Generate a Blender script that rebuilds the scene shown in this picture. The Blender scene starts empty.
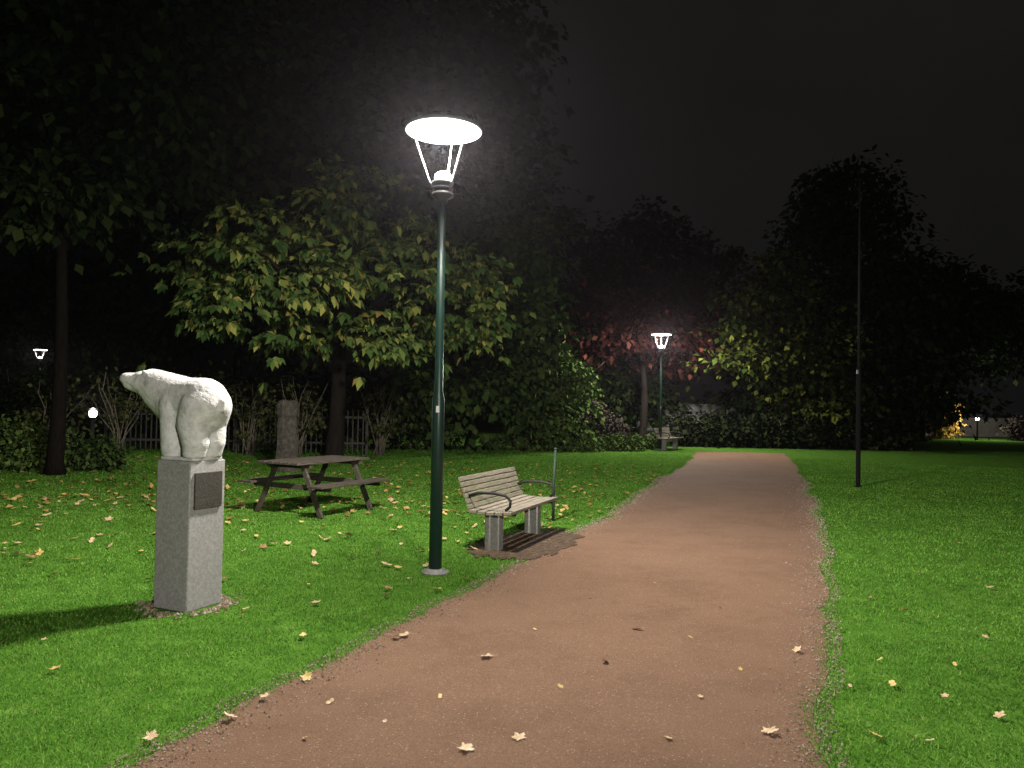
import bpy, bmesh, math, random
import numpy as np
from mathutils import Vector, Matrix, noise

R = math.radians
random.seed(11)
rng = np.random.default_rng(11)
scene = bpy.context.scene
col = scene.collection
scene.view_settings.view_transform = 'Standard'
scene.view_settings.look = 'None'
scene.view_settings.exposure = 0

# ------------------------------------------------------------------ camera
EYE = 1.6
F = 770.0
MROT = Matrix.Rotation(R(90 + 1.41), 3, 'X') @ Matrix.Rotation(R(1.0), 3, 'Z')
cd = bpy.data.cameras.new('camera')
cam = bpy.data.objects.new('camera', cd)
col.objects.link(cam)
cam.matrix_world = Matrix.Translation((0, 0, EYE)) @ MROT.to_4x4()
cd.sensor_width = 36
cd.lens = F / 1024 * 36
cd.clip_start = 0.05
cd.clip_end = 1500
scene.camera = cam


def gp(px, py, z=0.0):
    r = MROT @ Vector(((px - 512) / F, -(py - 384) / F, -1))
    t = (z - EYE) / r.z
    return Vector((0, 0, EYE)) + r * t


# ------------------------------------------------------------------ helpers
def link(o, parent=None):
    col.objects.link(o)
    if parent is not None:
        o.parent = parent
    return o


def tag(o, label=None, cat=None, group=None, kind=None):
    if label: o['label'] = label
    if cat: o['category'] = cat
    if group: o['group'] = group
    if kind: o['kind'] = kind
    return o


def empty(name, loc, rz=0.0):
    o = bpy.data.objects.new(name, None)
    o.empty_display_size = 0.2
    o.location = loc
    o.rotation_euler = (0, 0, rz)
    return link(o)


def copy_tree(o, parent=None):
    c = o.copy()
    link(c, parent)
    for ch in list(o.children):
        copy_tree(ch, c)
    return c


class MB:
    def __init__(self):
        self.v = []
        self.f = []

    def add(self, vs, fs):
        b = len(self.v)
        self.v += [tuple(p) for p in vs]
        self.f += [tuple(i + b for i in q) for q in fs]
        return self

    def box(self, c, s, rot=None):
        c = Vector(c)
        vs = []
        for z in (-.5, .5):
            for x, y in ((-.5, -.5), (.5, -.5), (.5, .5), (-.5, .5)):
                p = Vector((x * s[0], y * s[1], z * s[2]))
                if rot is not None:
                    p = rot @ p
                vs.append(c + p)
        return self.add(vs, [(3, 2, 1, 0), (4, 5, 6, 7), (0, 1, 5, 4), (1, 2, 6, 5), (2, 3, 7, 6), (3, 0, 4, 7)])

    def tube(self, pts, rads, seg=8, cap=True):
        pts = [Vector(p) for p in pts]
        if not isinstance(rads, (list, tuple)):
            rads = [rads] * len(pts)
        vs, fs = [], []
        n = len(pts)
        prev = None
        for i, p in enumerate(pts):
            t = (pts[min(i + 1, n - 1)] - pts[max(i - 1, 0)]).normalized()
            if prev is None:
                ref = Vector((0, 0, 1)) if abs(t.z) < .9 else Vector((1, 0, 0))
                s = t.cross(ref).normalized()
            else:
                s = (prev - t * prev.dot(t)).normalized()
            prev = s
            u = s.cross(t)
            for k in range(seg):
                a = 2 * math.pi * k / seg
                vs.append(p + (s * math.cos(a) + u * math.sin(a)) * rads[i])
        for i in range(n - 1):
            for k in range(seg):
                a, b = i * seg + k, i * seg + (k + 1) % seg
                fs.append((a, a + seg, b + seg, b))
        if cap:
            fs.append(tuple(range(seg)))
            fs.append(tuple((n - 1) * seg + k for k in reversed(range(seg))))
        return self.add(vs, fs)

    def lathe(self, prof, seg=24, c=(0, 0, 0)):
        vs, fs = [], []
        for r, z in prof:
            for k in range(seg):
                a = 2 * math.pi * k / seg
                vs.append((c[0] + r * math.cos(a), c[1] + r * math.sin(a), c[2] + z))
        for i in range(len(prof) - 1):
            for k in range(seg):
                a, b = i * seg + k, i * seg + (k + 1) % seg
                fs.append((a, b, b + seg, a + seg))
        if prof[0][0] > 1e-5:
            fs.append(tuple(reversed(range(seg))))
        if prof[-1][0] > 1e-5:
            fs.append(tuple((len(prof) - 1) * seg + k for k in range(seg)))
        return self.add(vs, fs)

    def build(self, name, m, parent=None, smooth=False, bevel=0.0, loc=None):
        me = bpy.data.meshes.new(name)
        me.from_pydata(self.v, [], self.f)
        me.validate()
        me.update()
        if smooth:
            me.polygons.foreach_set('use_smooth', [True] * len(me.polygons))
        me.materials.append(m)
        o = bpy.data.objects.new(name, me)
        if loc is not None:
            o.location = loc
        link(o, parent)
        if bevel:
            b = o.modifiers.new('bevel', 'BEVEL')
            b.width = bevel
            b.segments = 2
            b.limit_method = 'ANGLE'
        return o


def np_mesh(name, V, k, m, parent=None, loc=None):
    """V: (n*k,3); every k consecutive vertices are one face."""
    V = np.asarray(V, dtype=np.float32)
    n = len(V)
    me = bpy.data.meshes.new(name)
    me.vertices.add(n)
    me.vertices.foreach_set('co', V.ravel())
    me.loops.add(n)
    me.loops.foreach_set('vertex_index', np.arange(n, dtype=np.int32))
    me.polygons.add(n // k)
    me.polygons.foreach_set('loop_start', np.arange(0, n, k, dtype=np.int32))
    try:
        me.polygons.foreach_set('loop_total', np.full(n // k, k, dtype=np.int32))
    except Exception:
        pass
    me.update(calc_edges=True)
    me.materials.append(m)
    o = bpy.data.objects.new(name, me)
    if loc is not None:
        o.location = loc
    return link(o, parent)


# ------------------------------------------------------------------ materials
def new_mat(name):
    m = bpy.data.materials.new(name)
    m.use_nodes = True
    nt = m.node_tree
    nt.nodes.clear()
    out = nt.nodes.new('ShaderNodeOutputMaterial')
    return m, nt, out


def ramp(nt, cols, pos=None, interp='LINEAR'):
    r = nt.nodes.new('ShaderNodeValToRGB')
    r.color_ramp.interpolation = interp
    n = len(cols)
    pos = pos or [i / max(1, n - 1) for i in range(n)]
    e = r.color_ramp.elements
    while len(e) < n:
        e.new(0.5)
    for i in range(n):
        e[i].position = pos[i]
        e[i].color = (*cols[i], 1)
    return r


def mat(name, cols, scale=6, rough=.8, bump=.0, bscale=60, metallic=0., pos=None, stretch=None, spec=.4, bdist=.01):
    m, nt, out = new_mat(name)
    N, L = nt.nodes, nt.links
    tc = N.new('ShaderNodeTexCoord')
    src = tc.outputs['Object']
    if stretch:
        mp = N.new('ShaderNodeMapping')
        mp.inputs['Scale'].default_value = stretch
        L.new(src, mp.inputs[0])
        src = mp.outputs[0]
    nz = N.new('ShaderNodeTexNoise')
    nz.inputs['Scale'].default_value = scale
    nz.inputs['Detail'].default_value = 8
    nz.inputs['Roughness'].default_value = .65
    L.new(src, nz.inputs['Vector'])
    rp = ramp(nt, cols, pos or [.3 + .4 * i / max(1, len(cols) - 1) for i in range(len(cols))])
    L.new(nz.outputs['Fac'], rp.inputs[0])
    p = N.new('ShaderNodeBsdfPrincipled')
    p.inputs['Roughness'].default_value = rough
    p.inputs['Metallic'].default_value = metallic
    p.inputs['Specular IOR Level'].default_value = spec
    L.new(rp.outputs[0], p.inputs['Base Color'])
    if bump:
        n2 = N.new('ShaderNodeTexNoise')
        n2.inputs['Scale'].default_value = bscale
        n2.inputs['Detail'].default_value = 5
        L.new(src, n2.inputs['Vector'])
        b = N.new('ShaderNodeBump')
        b.inputs['Strength'].default_value = bump
        b.inputs['Distance'].default_value = bdist
        L.new(n2.outputs['Fac'], b.inputs['Height'])
        L.new(b.outputs[0], p.inputs['Normal'])
    L.new(p.outputs[0], out.inputs[0])
    return m


def leaf_mat(name, cols, trans=.3, pos=None):
    m, nt, out = new_mat(name)
    N, L = nt.nodes, nt.links
    g = N.new('ShaderNodeNewGeometry')
    rp = ramp(nt, cols, pos)
    L.new(g.outputs['Random Per Island'], rp.inputs[0])
    p = N.new('ShaderNodeBsdfDiffuse')
    L.new(rp.outputs[0], p.inputs['Color'])
    if trans == 0:
        L.new(p.outputs[0], out.inputs[0])
        return m
    t = N.new('ShaderNodeBsdfTranslucent')
    L.new(rp.outputs[0], t.inputs['Color'])
    mx = N.new('ShaderNodeMixShader')
    mx.inputs[0].default_value = trans
    L.new(p.outputs[0], mx.inputs[1])
    L.new(t.outputs[0], mx.inputs[2])
    L.new(mx.outputs[0], out.inputs[0])
    return m


def emit_mat(name, colr, s):
    m, nt, out = new_mat(name)
    e = nt.nodes.new('ShaderNodeEmission')
    e.inputs[0].default_value = (*colr, 1)
    e.inputs[1].default_value = s
    nt.links.new(e.outputs[0], out.inputs[0])
    return m


M = {}
M['bark'] = mat('bark', [(.008, .0065, .0055), (.022, .018, .015)], 9, .95, .8, 30, stretch=(3, 3, .6), bdist=.03, spec=.05)
M['bark_dark'] = mat('bark_dark', [(.004, .0033, .0028), (.011, .009, .0075)], 9, .95, .8, 30, stretch=(3, 3, .6), bdist=.03, spec=.02)
M['stem'] = mat('shrub_stem', [(.07, .06, .04), (.15, .13, .095)], 12, .9)
M['leaf_chestnut_lit'] = leaf_mat('leaf_chestnut_lit', [(.024, .056, .015), (.062, .112, .029), (.14, .19, .05), (.29, .28, .07), (.32, .23, .06)], pos=[0, .36, .74, .95, 1])  # brightened for the lamplit skirt; the same tree's upper crown takes dark leaves
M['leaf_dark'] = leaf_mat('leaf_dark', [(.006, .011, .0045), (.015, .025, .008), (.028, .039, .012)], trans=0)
M['leaf_green'] = leaf_mat('leaf_green', [(.012, .027, .008), (.029, .052, .014), (.058, .083, .022)], trans=0)
M['leaf_bush'] = leaf_mat('leaf_bush', [(.024, .050, .012), (.055, .092, .022), (.10, .135, .036)], trans=0)
M['leaf_lime'] = leaf_mat('leaf_lime', [(.010, .018, .004), (.026, .037, .007), (.075, .080, .016)], trans=.2)
M['leaf_red'] = leaf_mat('leaf_red', [(.007, .0024, .0024), (.014, .0042, .0038), (.022, .008, .006), (.055, .017, .010)], trans=0, pos=[0, .5, .9, 1])
M['leaf_purple'] = leaf_mat('leaf_purple', [(.022, .017, .016), (.04, .03, .026), (.055, .046, .034)], trans=0)
M['leaf_gold'] = leaf_mat('leaf_gold', [(.34, .20, .035), (.56, .37, .07), (.64, .48, .14)])
M['leaf_olive'] = leaf_mat('leaf_olive', [(.022, .030, .010), (.045, .052, .018), (.07, .068, .028)], trans=0)
M['concrete'] = mat('plinth_granite', [(.15, .147, .142), (.215, .21, .203), (.29, .284, .275)], 55, .9, .25, 120, bdist=.003)
M['bearstone'] = mat('bear_stone', [(.29, .286, .275), (.45, .446, .432), (.54, .535, .522)], 16, .9, .8, 110, bdist=.006, spec=.12)
M['bronze'] = mat('plaque_bronze', [(.026, .023, .020), (.055, .048, .041)], 40, .65, .9, 70, metallic=.2, bdist=.004)
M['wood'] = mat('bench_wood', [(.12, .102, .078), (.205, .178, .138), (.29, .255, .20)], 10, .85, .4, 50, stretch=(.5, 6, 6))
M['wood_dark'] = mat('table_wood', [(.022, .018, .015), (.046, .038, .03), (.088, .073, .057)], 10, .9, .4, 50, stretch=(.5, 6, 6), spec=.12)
M['legstone'] = mat('leg_concrete', [(.14, .14, .127), (.25, .25, .23)], 30, .9, .4, 90, bdist=.004)
M['blackmetal'] = mat('black_metal', [(.010, .010, .010), (.018, .018, .018)], 20, .6, spec=.25)
M['poleblack'] = mat('flagpole_black', [(.006, .006, .006), (.010, .010, .010)], 20, .95, spec=.03)
M['polegrey'] = mat('flagpole_upper', [(.009, .009, .009), (.015, .015, .0145)], 20, .8, spec=.08)
M['greenpaint'] = mat('green_pole_paint', [(.005, .022, .016), (.009, .032, .024)], 12, .38, .05, 80, spec=.35)
M['greenpost'] = mat('green_post_paint', [(.014, .028, .018), (.03, .05, .034)], 12, .6, spec=.2)
M['steel'] = mat('grey_steel', [(.10, .105, .105), (.16, .165, .165)], 30, .5, metallic=.4)
M['white'] = mat('white_label', [(.6, .6, .6), (.75, .75, .75)], 20, .6)
M['pillar'] = mat('pillar_stone', [(.020, .017, .014), (.050, .043, .035), (.095, .083, .066)], 9, .95, .9, 22, bdist=.04)
M['fence'] = mat('fence_paint', [(.022, .020, .017), (.045, .042, .036)], 20, .7)
M['wall'] = mat('low_wall', [(.12, .12, .11), (.36, .35, .34)], 1.5, .9)
M['wallpale'] = mat('garden_wall', [(.12, .11, .095), (.26, .24, .21)], 1.2, .9)
M['lamp_glow'] = emit_mat('lamp_diffuser_glow', (1, .98, .94), 20)
M['bulb_glow'] = emit_mat('lamp_bulb_glow', (1, .98, .94), 30)
M['leafA'] = mat('fallen_leaf_yellow', [(.34, .23, .06), (.50, .37, .13)], 25, .6)
M['leafB'] = mat('fallen_leaf_tan', [(.30, .20, .10), (.48, .36, .21)], 25, .6)
M['leafC'] = mat('fallen_leaf_brown', [(.15, .08, .03), (.26, .15, .065)], 25, .6)
M['soil'] = mat('bare_soil', [(.040, .027, .018), (.082, .054, .037), (.125, .085, .06)], 16, .95, .9, 60, bdist=.02, spec=.1)
M['pebble'] = leaf_mat('pebbles', [(.10, .065, .046), (.19, .14, .108), (.31, .265, .225)], trans=0)


def path_material():
    m, nt, out = new_mat('red_gravel')
    N, L = nt.nodes, nt.links
    tc = N.new('ShaderNodeTexCoord')
    co = tc.outputs['Object']

    def nz(scale, detail=6, rough=.6):
        n = N.new('ShaderNodeTexNoise')
        n.inputs['Scale'].default_value = scale
        n.inputs['Detail'].default_value = detail
        n.inputs['Roughness'].default_value = rough
        L.new(co, n.inputs['Vector'])
        return n
    fine = nz(105, 8, .9)
    r1 = ramp(nt, [(.080, .045, .028), (.185, .108, .068), (.315, .208, .145)], [.3, .5, .72])
    L.new(fine.outputs['Fac'], r1.inputs[0])
    big = nz(1.1, 9, .76)
    r2 = ramp(nt, [(.78, .76, .74), (1.0, 1.0, 1.0), (1.12, 1.13, 1.14)], [.3, .5, .75])
    L.new(big.outputs['Fac'], r2.inputs[0])
    mx = N.new('ShaderNodeMix')
    mx.data_type = 'RGBA'
    mx.blend_type = 'MULTIPLY'
    mx.inputs[0].default_value = 1
    L.new(r1.outputs[0], mx.inputs[6])
    L.new(r2.outputs[0], mx.inputs[7])
    vo = N.new('ShaderNodeTexVoronoi')
    vo.inputs['Scale'].default_value = 95
    L.new(co, vo.inputs['Vector'])
    sep = N.new('ShaderNodeSeparateColor')
    L.new(vo.outputs['Color'], sep.inputs[0])
    gt = N.new('ShaderNodeMath')
    gt.operation = 'GREATER_THAN'
    gt.inputs[1].default_value = .94
    L.new(sep.outputs[0], gt.inputs[0])
    lt = N.new('ShaderNodeMath')
    lt.operation = 'LESS_THAN'
    lt.inputs[1].default_value = .36
    L.new(vo.outputs['Distance'], lt.inputs[0])
    mul = N.new('ShaderNodeMath')
    mul.operation = 'MULTIPLY'
    L.new(gt.outputs[0], mul.inputs[0])
    L.new(lt.outputs[0], mul.inputs[1])
    mx2 = N.new('ShaderNodeMix')
    mx2.data_type = 'RGBA'
    L.new(mul.outputs[0], mx2.inputs[0])
    L.new(mx.outputs[2], mx2.inputs[6])
    mx2.inputs[7].default_value = (.32, .255, .205, 1)
    p = N.new('ShaderNodeBsdfPrincipled')
    p.inputs['Roughness'].default_value = .95
    p.inputs['Specular IOR Level'].default_value = .12
    L.new(mx2.outputs[2], p.inputs['Base Color'])
    b = N.new('ShaderNodeBump')
    b.inputs['Strength'].default_value = .9
    b.inputs['Distance'].default_value = .014
    L.new(fine.outputs['Fac'], b.inputs['Height'])
    mid = nz(9, 4)
    b2 = N.new('ShaderNodeBump')
    b2.inputs['Strength'].default_value = .3
    b2.inputs['Distance'].default_value = .03
    L.new(mid.outputs['Fac'], b2.inputs['Height'])
    L.new(b2.outputs[0], b.inputs['Normal'])
    L.new(b.outputs[0], p.inputs['Normal'])
    L.new(p.outputs[0], out.inputs[0])
    return m


def grass_blade_material():
    m, nt, out = new_mat('grass_blades')
    N, L = nt.nodes, nt.links
    g = N.new('ShaderNodeNewGeometry')
    rp = ramp(nt, [(.058, .150, .019), (.092, .232, .030), (.150, .310, .048), (.27, .31, .11)], [0, .45, .94, 1])
    L.new(g.outputs['Random Per Island'], rp.inputs[0])
    tc = N.new('ShaderNodeTexCoord')
    nz = N.new('ShaderNodeTexNoise')
    nz.inputs['Scale'].default_value = .8
    nz.inputs['Detail'].default_value = 9
    nz.inputs['Roughness'].default_value = .7
    L.new(tc.outputs['Object'], nz.inputs['Vector'])
    r2 = ramp(nt, [(.62, .65, .58), (1, 1, 1), (1.22, 1.12, 1.12)], [.32, .5, .7])
    L.new(nz.outputs['Fac'], r2.inputs[0])
    mx = N.new('ShaderNodeMix')
    mx.data_type = 'RGBA'
    mx.blend_type = 'MULTIPLY'
    mx.inputs[0].default_value = 1
    L.new(rp.outputs[0], mx.inputs[6])
    L.new(r2.outputs[0], mx.inputs[7])
    p = N.new('ShaderNodeBsdfDiffuse')
    L.new(mx.outputs[2], p.inputs['Color'])
    t = N.new('ShaderNodeBsdfTranslucent')
    L.new(mx.outputs[2], t.inputs['Color'])
    ms = N.new('ShaderNodeMixShader')
    ms.inputs[0].default_value = .35
    L.new(p.outputs[0], ms.inputs[1])
    L.new(t.outputs[0], ms.inputs[2])
    L.new(ms.outputs[0], out.inputs[0])
    return m


M['path'] = path_material()
M['grassblade'] = grass_blade_material()
M['lawn'] = mat('lawn_turf', [(.032, .078, .011), (.058, .137, .018), (.093, .185, .030)], 5, 1, .8, 40, spec=.0, bdist=.03)

# ------------------------------------------------------------------ night air: black space beyond the sky dome, thin tinted haze added to halo the lamps
w = bpy.data.worlds.new('World')
scene.world = w
w.use_nodes = True
nt = w.node_tree
nt.nodes.clear()
wo = nt.nodes.new('ShaderNodeOutputWorld')
bg = nt.nodes.new('ShaderNodeBackground')
bg.inputs[0].default_value = (.02, .02, .02, 1)
bg.inputs[1].default_value = .1
nt.links.new(bg.outputs[0], wo.inputs[0])
vs_ = nt.nodes.new('ShaderNodeVolumeScatter')
vs_.inputs['Color'].default_value = (.94, .86, 1, 1)
vs_.inputs['Density'].default_value = .00012
vs_.inputs['Anisotropy'].default_value = .82
nt.links.new(vs_.outputs[0], wo.inputs['Volume'])

m, nt, out = new_mat('night_cloud')
m.cycles.emission_sampling = 'NONE'
tc = nt.nodes.new('ShaderNodeTexCoord')
nv = nt.nodes.new('ShaderNodeVectorMath'); nv.operation = 'NORMALIZE'
nt.links.new(tc.outputs['Object'], nv.inputs[0])
nz = nt.nodes.new('ShaderNodeTexNoise')
nz.inputs['Scale'].default_value = 1.8
nz.inputs['Detail'].default_value = 6
nt.links.new(nv.outputs[0], nz.inputs['Vector'])
rp = ramp(nt, [(.45, .43, .42), (1, .96, .88)], [.35, .7])
nt.links.new(nz.outputs['Fac'], rp.inputs[0])
sx = nt.nodes.new('ShaderNodeSeparateXYZ')
nt.links.new(nv.outputs[0], sx.inputs[0])
mr = nt.nodes.new('ShaderNodeMapRange')
mr.inputs[1].default_value = -.35
mr.inputs[2].default_value = .15
mr.inputs[3].default_value = .0015
mr.inputs[4].default_value = .0095
nt.links.new(sx.outputs[0], mr.inputs[0])
em = nt.nodes.new('ShaderNodeEmission')
nt.links.new(rp.outputs[0], em.inputs[0])
nt.links.new(mr.outputs[0], em.inputs[1])
nt.links.new(em.outputs[0], out.inputs[0])
b = MB()
prof = [(420 * math.cos(R(a)), 420 * math.sin(R(a))) for a in range(-4, 90, 6)] + [(0, 420)]
b.lathe(prof, 48)
b.f = [q for q in b.f if len(q) < 40]
tag(b.build('sky', m, smooth=True), 'dim overcast night sky', 'sky', kind='structure')

# ------------------------------------------------------------------ ground
PEND = 27.0
ys_n = np.arange(-18, PEND, .06)
EL = np.array([(-5.2, -18), (-3.6, -6), (-2.6, 1), (-1.64, 3.31), (-1.34, 4.09), (-1.04, 4.93), (-.62, 5.86), (-.11, 6.95), (.42, 8.6), (.9, 9.9), (1.40, 10.97), (2.61, 14.56), (5.6, 23.8), (9.0, 36)])
ER = np.array([(-1.8, -18), (-.6, -6), (.45, 1), (1.33, 3.42), (2.09, 5.1), (2.66, 6.44), (3.29, 8.13), (4.77, 12.1), (8.0, 21.6), (12.2, 36)])


def smooth_interp(y, E):
    return (np.interp(y - .5, E[:, 1], E[:, 0]) + np.interp(y, E[:, 1], E[:, 0]) + np.interp(y + .5, E[:, 1], E[:, 0])) / 3


def wob(y, s):
    return np.array([noise.noise(Vector((v * .8, s, 0))) * .12 + noise.noise(Vector((v * 3.5, s, 3))) * .06 + noise.noise(Vector((v * 9, s, 7))) * .03 for v in np.atleast_1d(y)])


XL_n = smooth_interp(ys_n, EL) + wob(ys_n, 1.3)
XR_n = smooth_interp(ys_n, ER) + wob(ys_n, 8.7)


def xl(y): return np.interp(y, ys_n, XL_n)
def xr(y): return np.interp(y, ys_n, XR_n)


b = MB()
S = 600
b.add([(-S, -S, 0), (S, -S, 0), (S, S, 0), (-S, S, 0)], [(0, 1, 2, 3)])
tag(b.build('lawn', M['lawn']), 'wide mown green lawn', 'lawn', kind='structure')

b = MB()
nc = 10
vs, fs = [], []
for i, y in enumerate(ys_n):
    for k in range(nc + 1):
        t = k / nc
        vs.append((XL_n[i] * (1 - t) + XR_n[i] * t, y, .004 + .012 * math.sin(math.pi * t)))
for i in range(len(ys_n) - 1):
    for k in range(nc):
        a = i * (nc + 1) + k
        fs.append((a, a + 1, a + nc + 2, a + nc + 1))
b.add(vs, fs)
tag(b.build('path', M['path'], smooth=True), 'reddish gravel footpath running away to the right', 'path', kind='structure')

# bench placement, used by the soil patch too
BC = Vector((.04, 8.95, 0))
BA = R(68)
bx_dir = Vector((math.cos(BA), math.sin(BA), 0))
by_dir = Vector((-math.sin(BA), math.cos(BA), 0))


def soil_r(a): return 1 + .25 * noise.noise(Vector((math.cos(a) * 2, math.sin(a) * 2, 5))) + .22 * noise.noise(Vector((math.cos(a) * 6, math.sin(a) * 6, 1))) + .12 * noise.noise(Vector((math.cos(a) * 17, math.sin(a) * 17, 1)))


SC = BC - by_dir * .22
SA, SB = 1.05, .52
b = MB()
n = 140
vs = [SC + Vector((0, 0, .014))]
for k in range(n):
    a = 2 * math.pi * k / n
    q = SC + (bx_dir * math.cos(a) * SA + by_dir * math.sin(a) * SB) * soil_r(a)
    vs.append(q + Vector((0, 0, .0135)))
b.add(vs, [(0, 1 + k, 1 + (k + 1) % n) for k in range(n)])
tag(b.build('bare_soil', M['soil']), 'worn patch of bare dark soil under the near bench', 'soil', kind='structure')

PL = Vector((-2.47, 5.98, 0))     # plinth centre
PA = R(155)
PW = .345


def blocked(x, y, soft=0.0):
    m = soft * np.abs(rng.normal(0, 1, np.shape(x))) if soft else .0
    inpath = (x > xl(y) + .0 + m) & (x < xr(y) - .0 - m) & (y < PEND)
    dx, dy = x - SC.x, y - SC.y
    u = (dx * bx_dir.x + dy * bx_dir.y) / SA
    v = (dx * by_dir.x + dy * by_dir.y) / SB
    soil = u * u + v * v < .85 - m * 9
    plin = (x - PL.x) ** 2 + (y - PL.y) ** 2 < .26 ** 2
    return inpath | soil | plin


# grass blades
Ng = 560000
az = rng.uniform(-R(40), R(40), Ng)
lo, hi = 2.4 ** .45, 26 ** .45
d = (lo + (hi - lo) * rng.random(Ng)) ** (1 / .45)
gx, gy = d * np.sin(az), d * np.cos(az)
ok = ~blocked(gx, gy, .045)
dens = np.array([noise.noise(Vector((x * 1.7, y * 1.7, 2.))) for x, y in zip(gx, gy)])
ok &= rng.random(Ng) < .9 + .5 * dens
gx, gy, d, dens = gx[ok], gy[ok], d[ok], dens[ok]
n = len(gx)
h = rng.uniform(.009, .026, n) * (1 + .4 * dens)
wd = .0017 * (1 + d / 4.0) * rng.uniform(.7, 1.3, n)
a = rng.uniform(0, 2 * np.pi, n)
lean = rng.uniform(.1, 1.3, n) * h
la = a + rng.normal(np.pi / 2, .5, n)
V = np.zeros((n, 3, 3))
V[:, 0, 0] = gx - np.cos(a) * wd; V[:, 0, 1] = gy - np.sin(a) * wd
V[:, 1, 0] = gx + np.cos(a) * wd; V[:, 1, 1] = gy + np.sin(a) * wd
V[:, 2, 0] = gx + np.cos(la) * lean; V[:, 2, 1] = gy + np.sin(la) * lean; V[:, 2, 2] = h
tag(np_mesh('grass', V.reshape(-1, 3), 3, M['grassblade']), 'short green grass blades of the lawn', 'grass', kind='stuff')


# gravel
def pebbles(name, P, s, label):
    n = len(P)
    base = np.array([(1, 0, 0), (0, 1, 0), (-1, 0, 0), (0, -1, 0), (0, 0, .8)], float)
    faces = [(0, 1, 4), (1, 2, 4), (2, 3, 4), (3, 0, 4)]
    ang = rng.uniform(0, 6.28, n)
    jit = rng.uniform(.6, 1.3, (n, 5))
    ca, sa = np.cos(ang), np.sin(ang)
    pts = np.zeros((n, 5, 3))
    for k in range(5):
        x, y, z = base[k]
        pts[:, k, 0] = P[:, 0] + s * jit[:, k] * (x * ca - y * sa)
        pts[:, k, 1] = P[:, 1] + s * jit[:, k] * (x * sa + y * ca)
        pts[:, k, 2] = P[:, 2] + s * jit[:, k] * z
    me = bpy.data.meshes.new(name)
    fs = (np.array(faces)[None] + (np.arange(n) * 5)[:, None, None]).reshape(-1, 3)
    me.from_pydata(pts.reshape(-1, 3).tolist(), [], fs.tolist())
    me.materials.append(M['pebble'])
    o = link(bpy.data.objects.new(name, me))
    return tag(o, label, 'gravel', kind='stuff')


n = 17000
y = 2.6 + 15 * rng.random(n) ** 1.7
side = rng.random(n)
off = np.abs(rng.normal(0, .17, n))
x = np.where(side < .42, xl(y) + off - .11, xr(y) - off + .11)
mid = side > .84
x = np.where(mid, xl(y) + (xr(y) - xl(y)) * rng.random(n), x)
s = rng.uniform(.0018, .0065, n) * np.where(mid, .7, 1) * (1 + y / 14)
pebbles('gravel', np.stack([x, y, np.full(n, .009)], 1), s, 'loose pale gravel along the path edges')
n = 420
a = rng.uniform(0, 6.28, n); rr = .245 + np.abs(rng.normal(0, .06, n))
pebbles('plinth_gravel', np.stack([PL.x + rr * np.cos(a), PL.y + rr * np.sin(a), np.full(n, .004)], 1), rng.uniform(.008, .022, n), 'pale gravel ring around the foot of the plinth')

# ------------------------------------------------------------------ lamps
ANG = [0, 10, 20, 30, 40, 50, 60, 65, 70, 75, 80, 85, 90, 95, 100, 105, 110, 120, 150, 180]
REL = [1.5, 1.5, 1.65, 1.95, 2.4, 3.0, 3.7, 4.1, 4.3, 4.1, 3.6, 3.1, 2.6, 1.7, .9, .4, .2, .07, .03, .03]
txt = bpy.data.texts.new('lamp_photometry')
txt.write('IESNA:LM-63-1995\nTILT=NONE\n1 -1 1 %d 1 1 2 0 0 0\n1 1 1\n%s\n0\n%s\n' % (len(ANG), ' '.join(map(str, ANG)), ' '.join('%.3f' % (v * 14.15) for v in REL)))


def lamp_light(name, power, radius, z, parent, colr=(1, .945, .86), ies=True):
    l = bpy.data.lights.new(name, 'POINT')
    l.energy = power
    l.shadow_soft_size = radius
    l.color = colr
    if ies:
        l.use_nodes = True
        t = l.node_tree
        em = next(q for q in t.nodes if q.type == 'EMISSION')
        ie = t.nodes.new('ShaderNodeTexIES')
        ie.mode = 'INTERNAL'
        ie.ies = txt
        t.links.new(ie.outputs[0], em.inputs['Strength'])
    o = bpy.data.objects.new(name, l)
    o.location = (0, 0, z)
    return link(o, parent)


LP = 1120
HZ = .07


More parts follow.
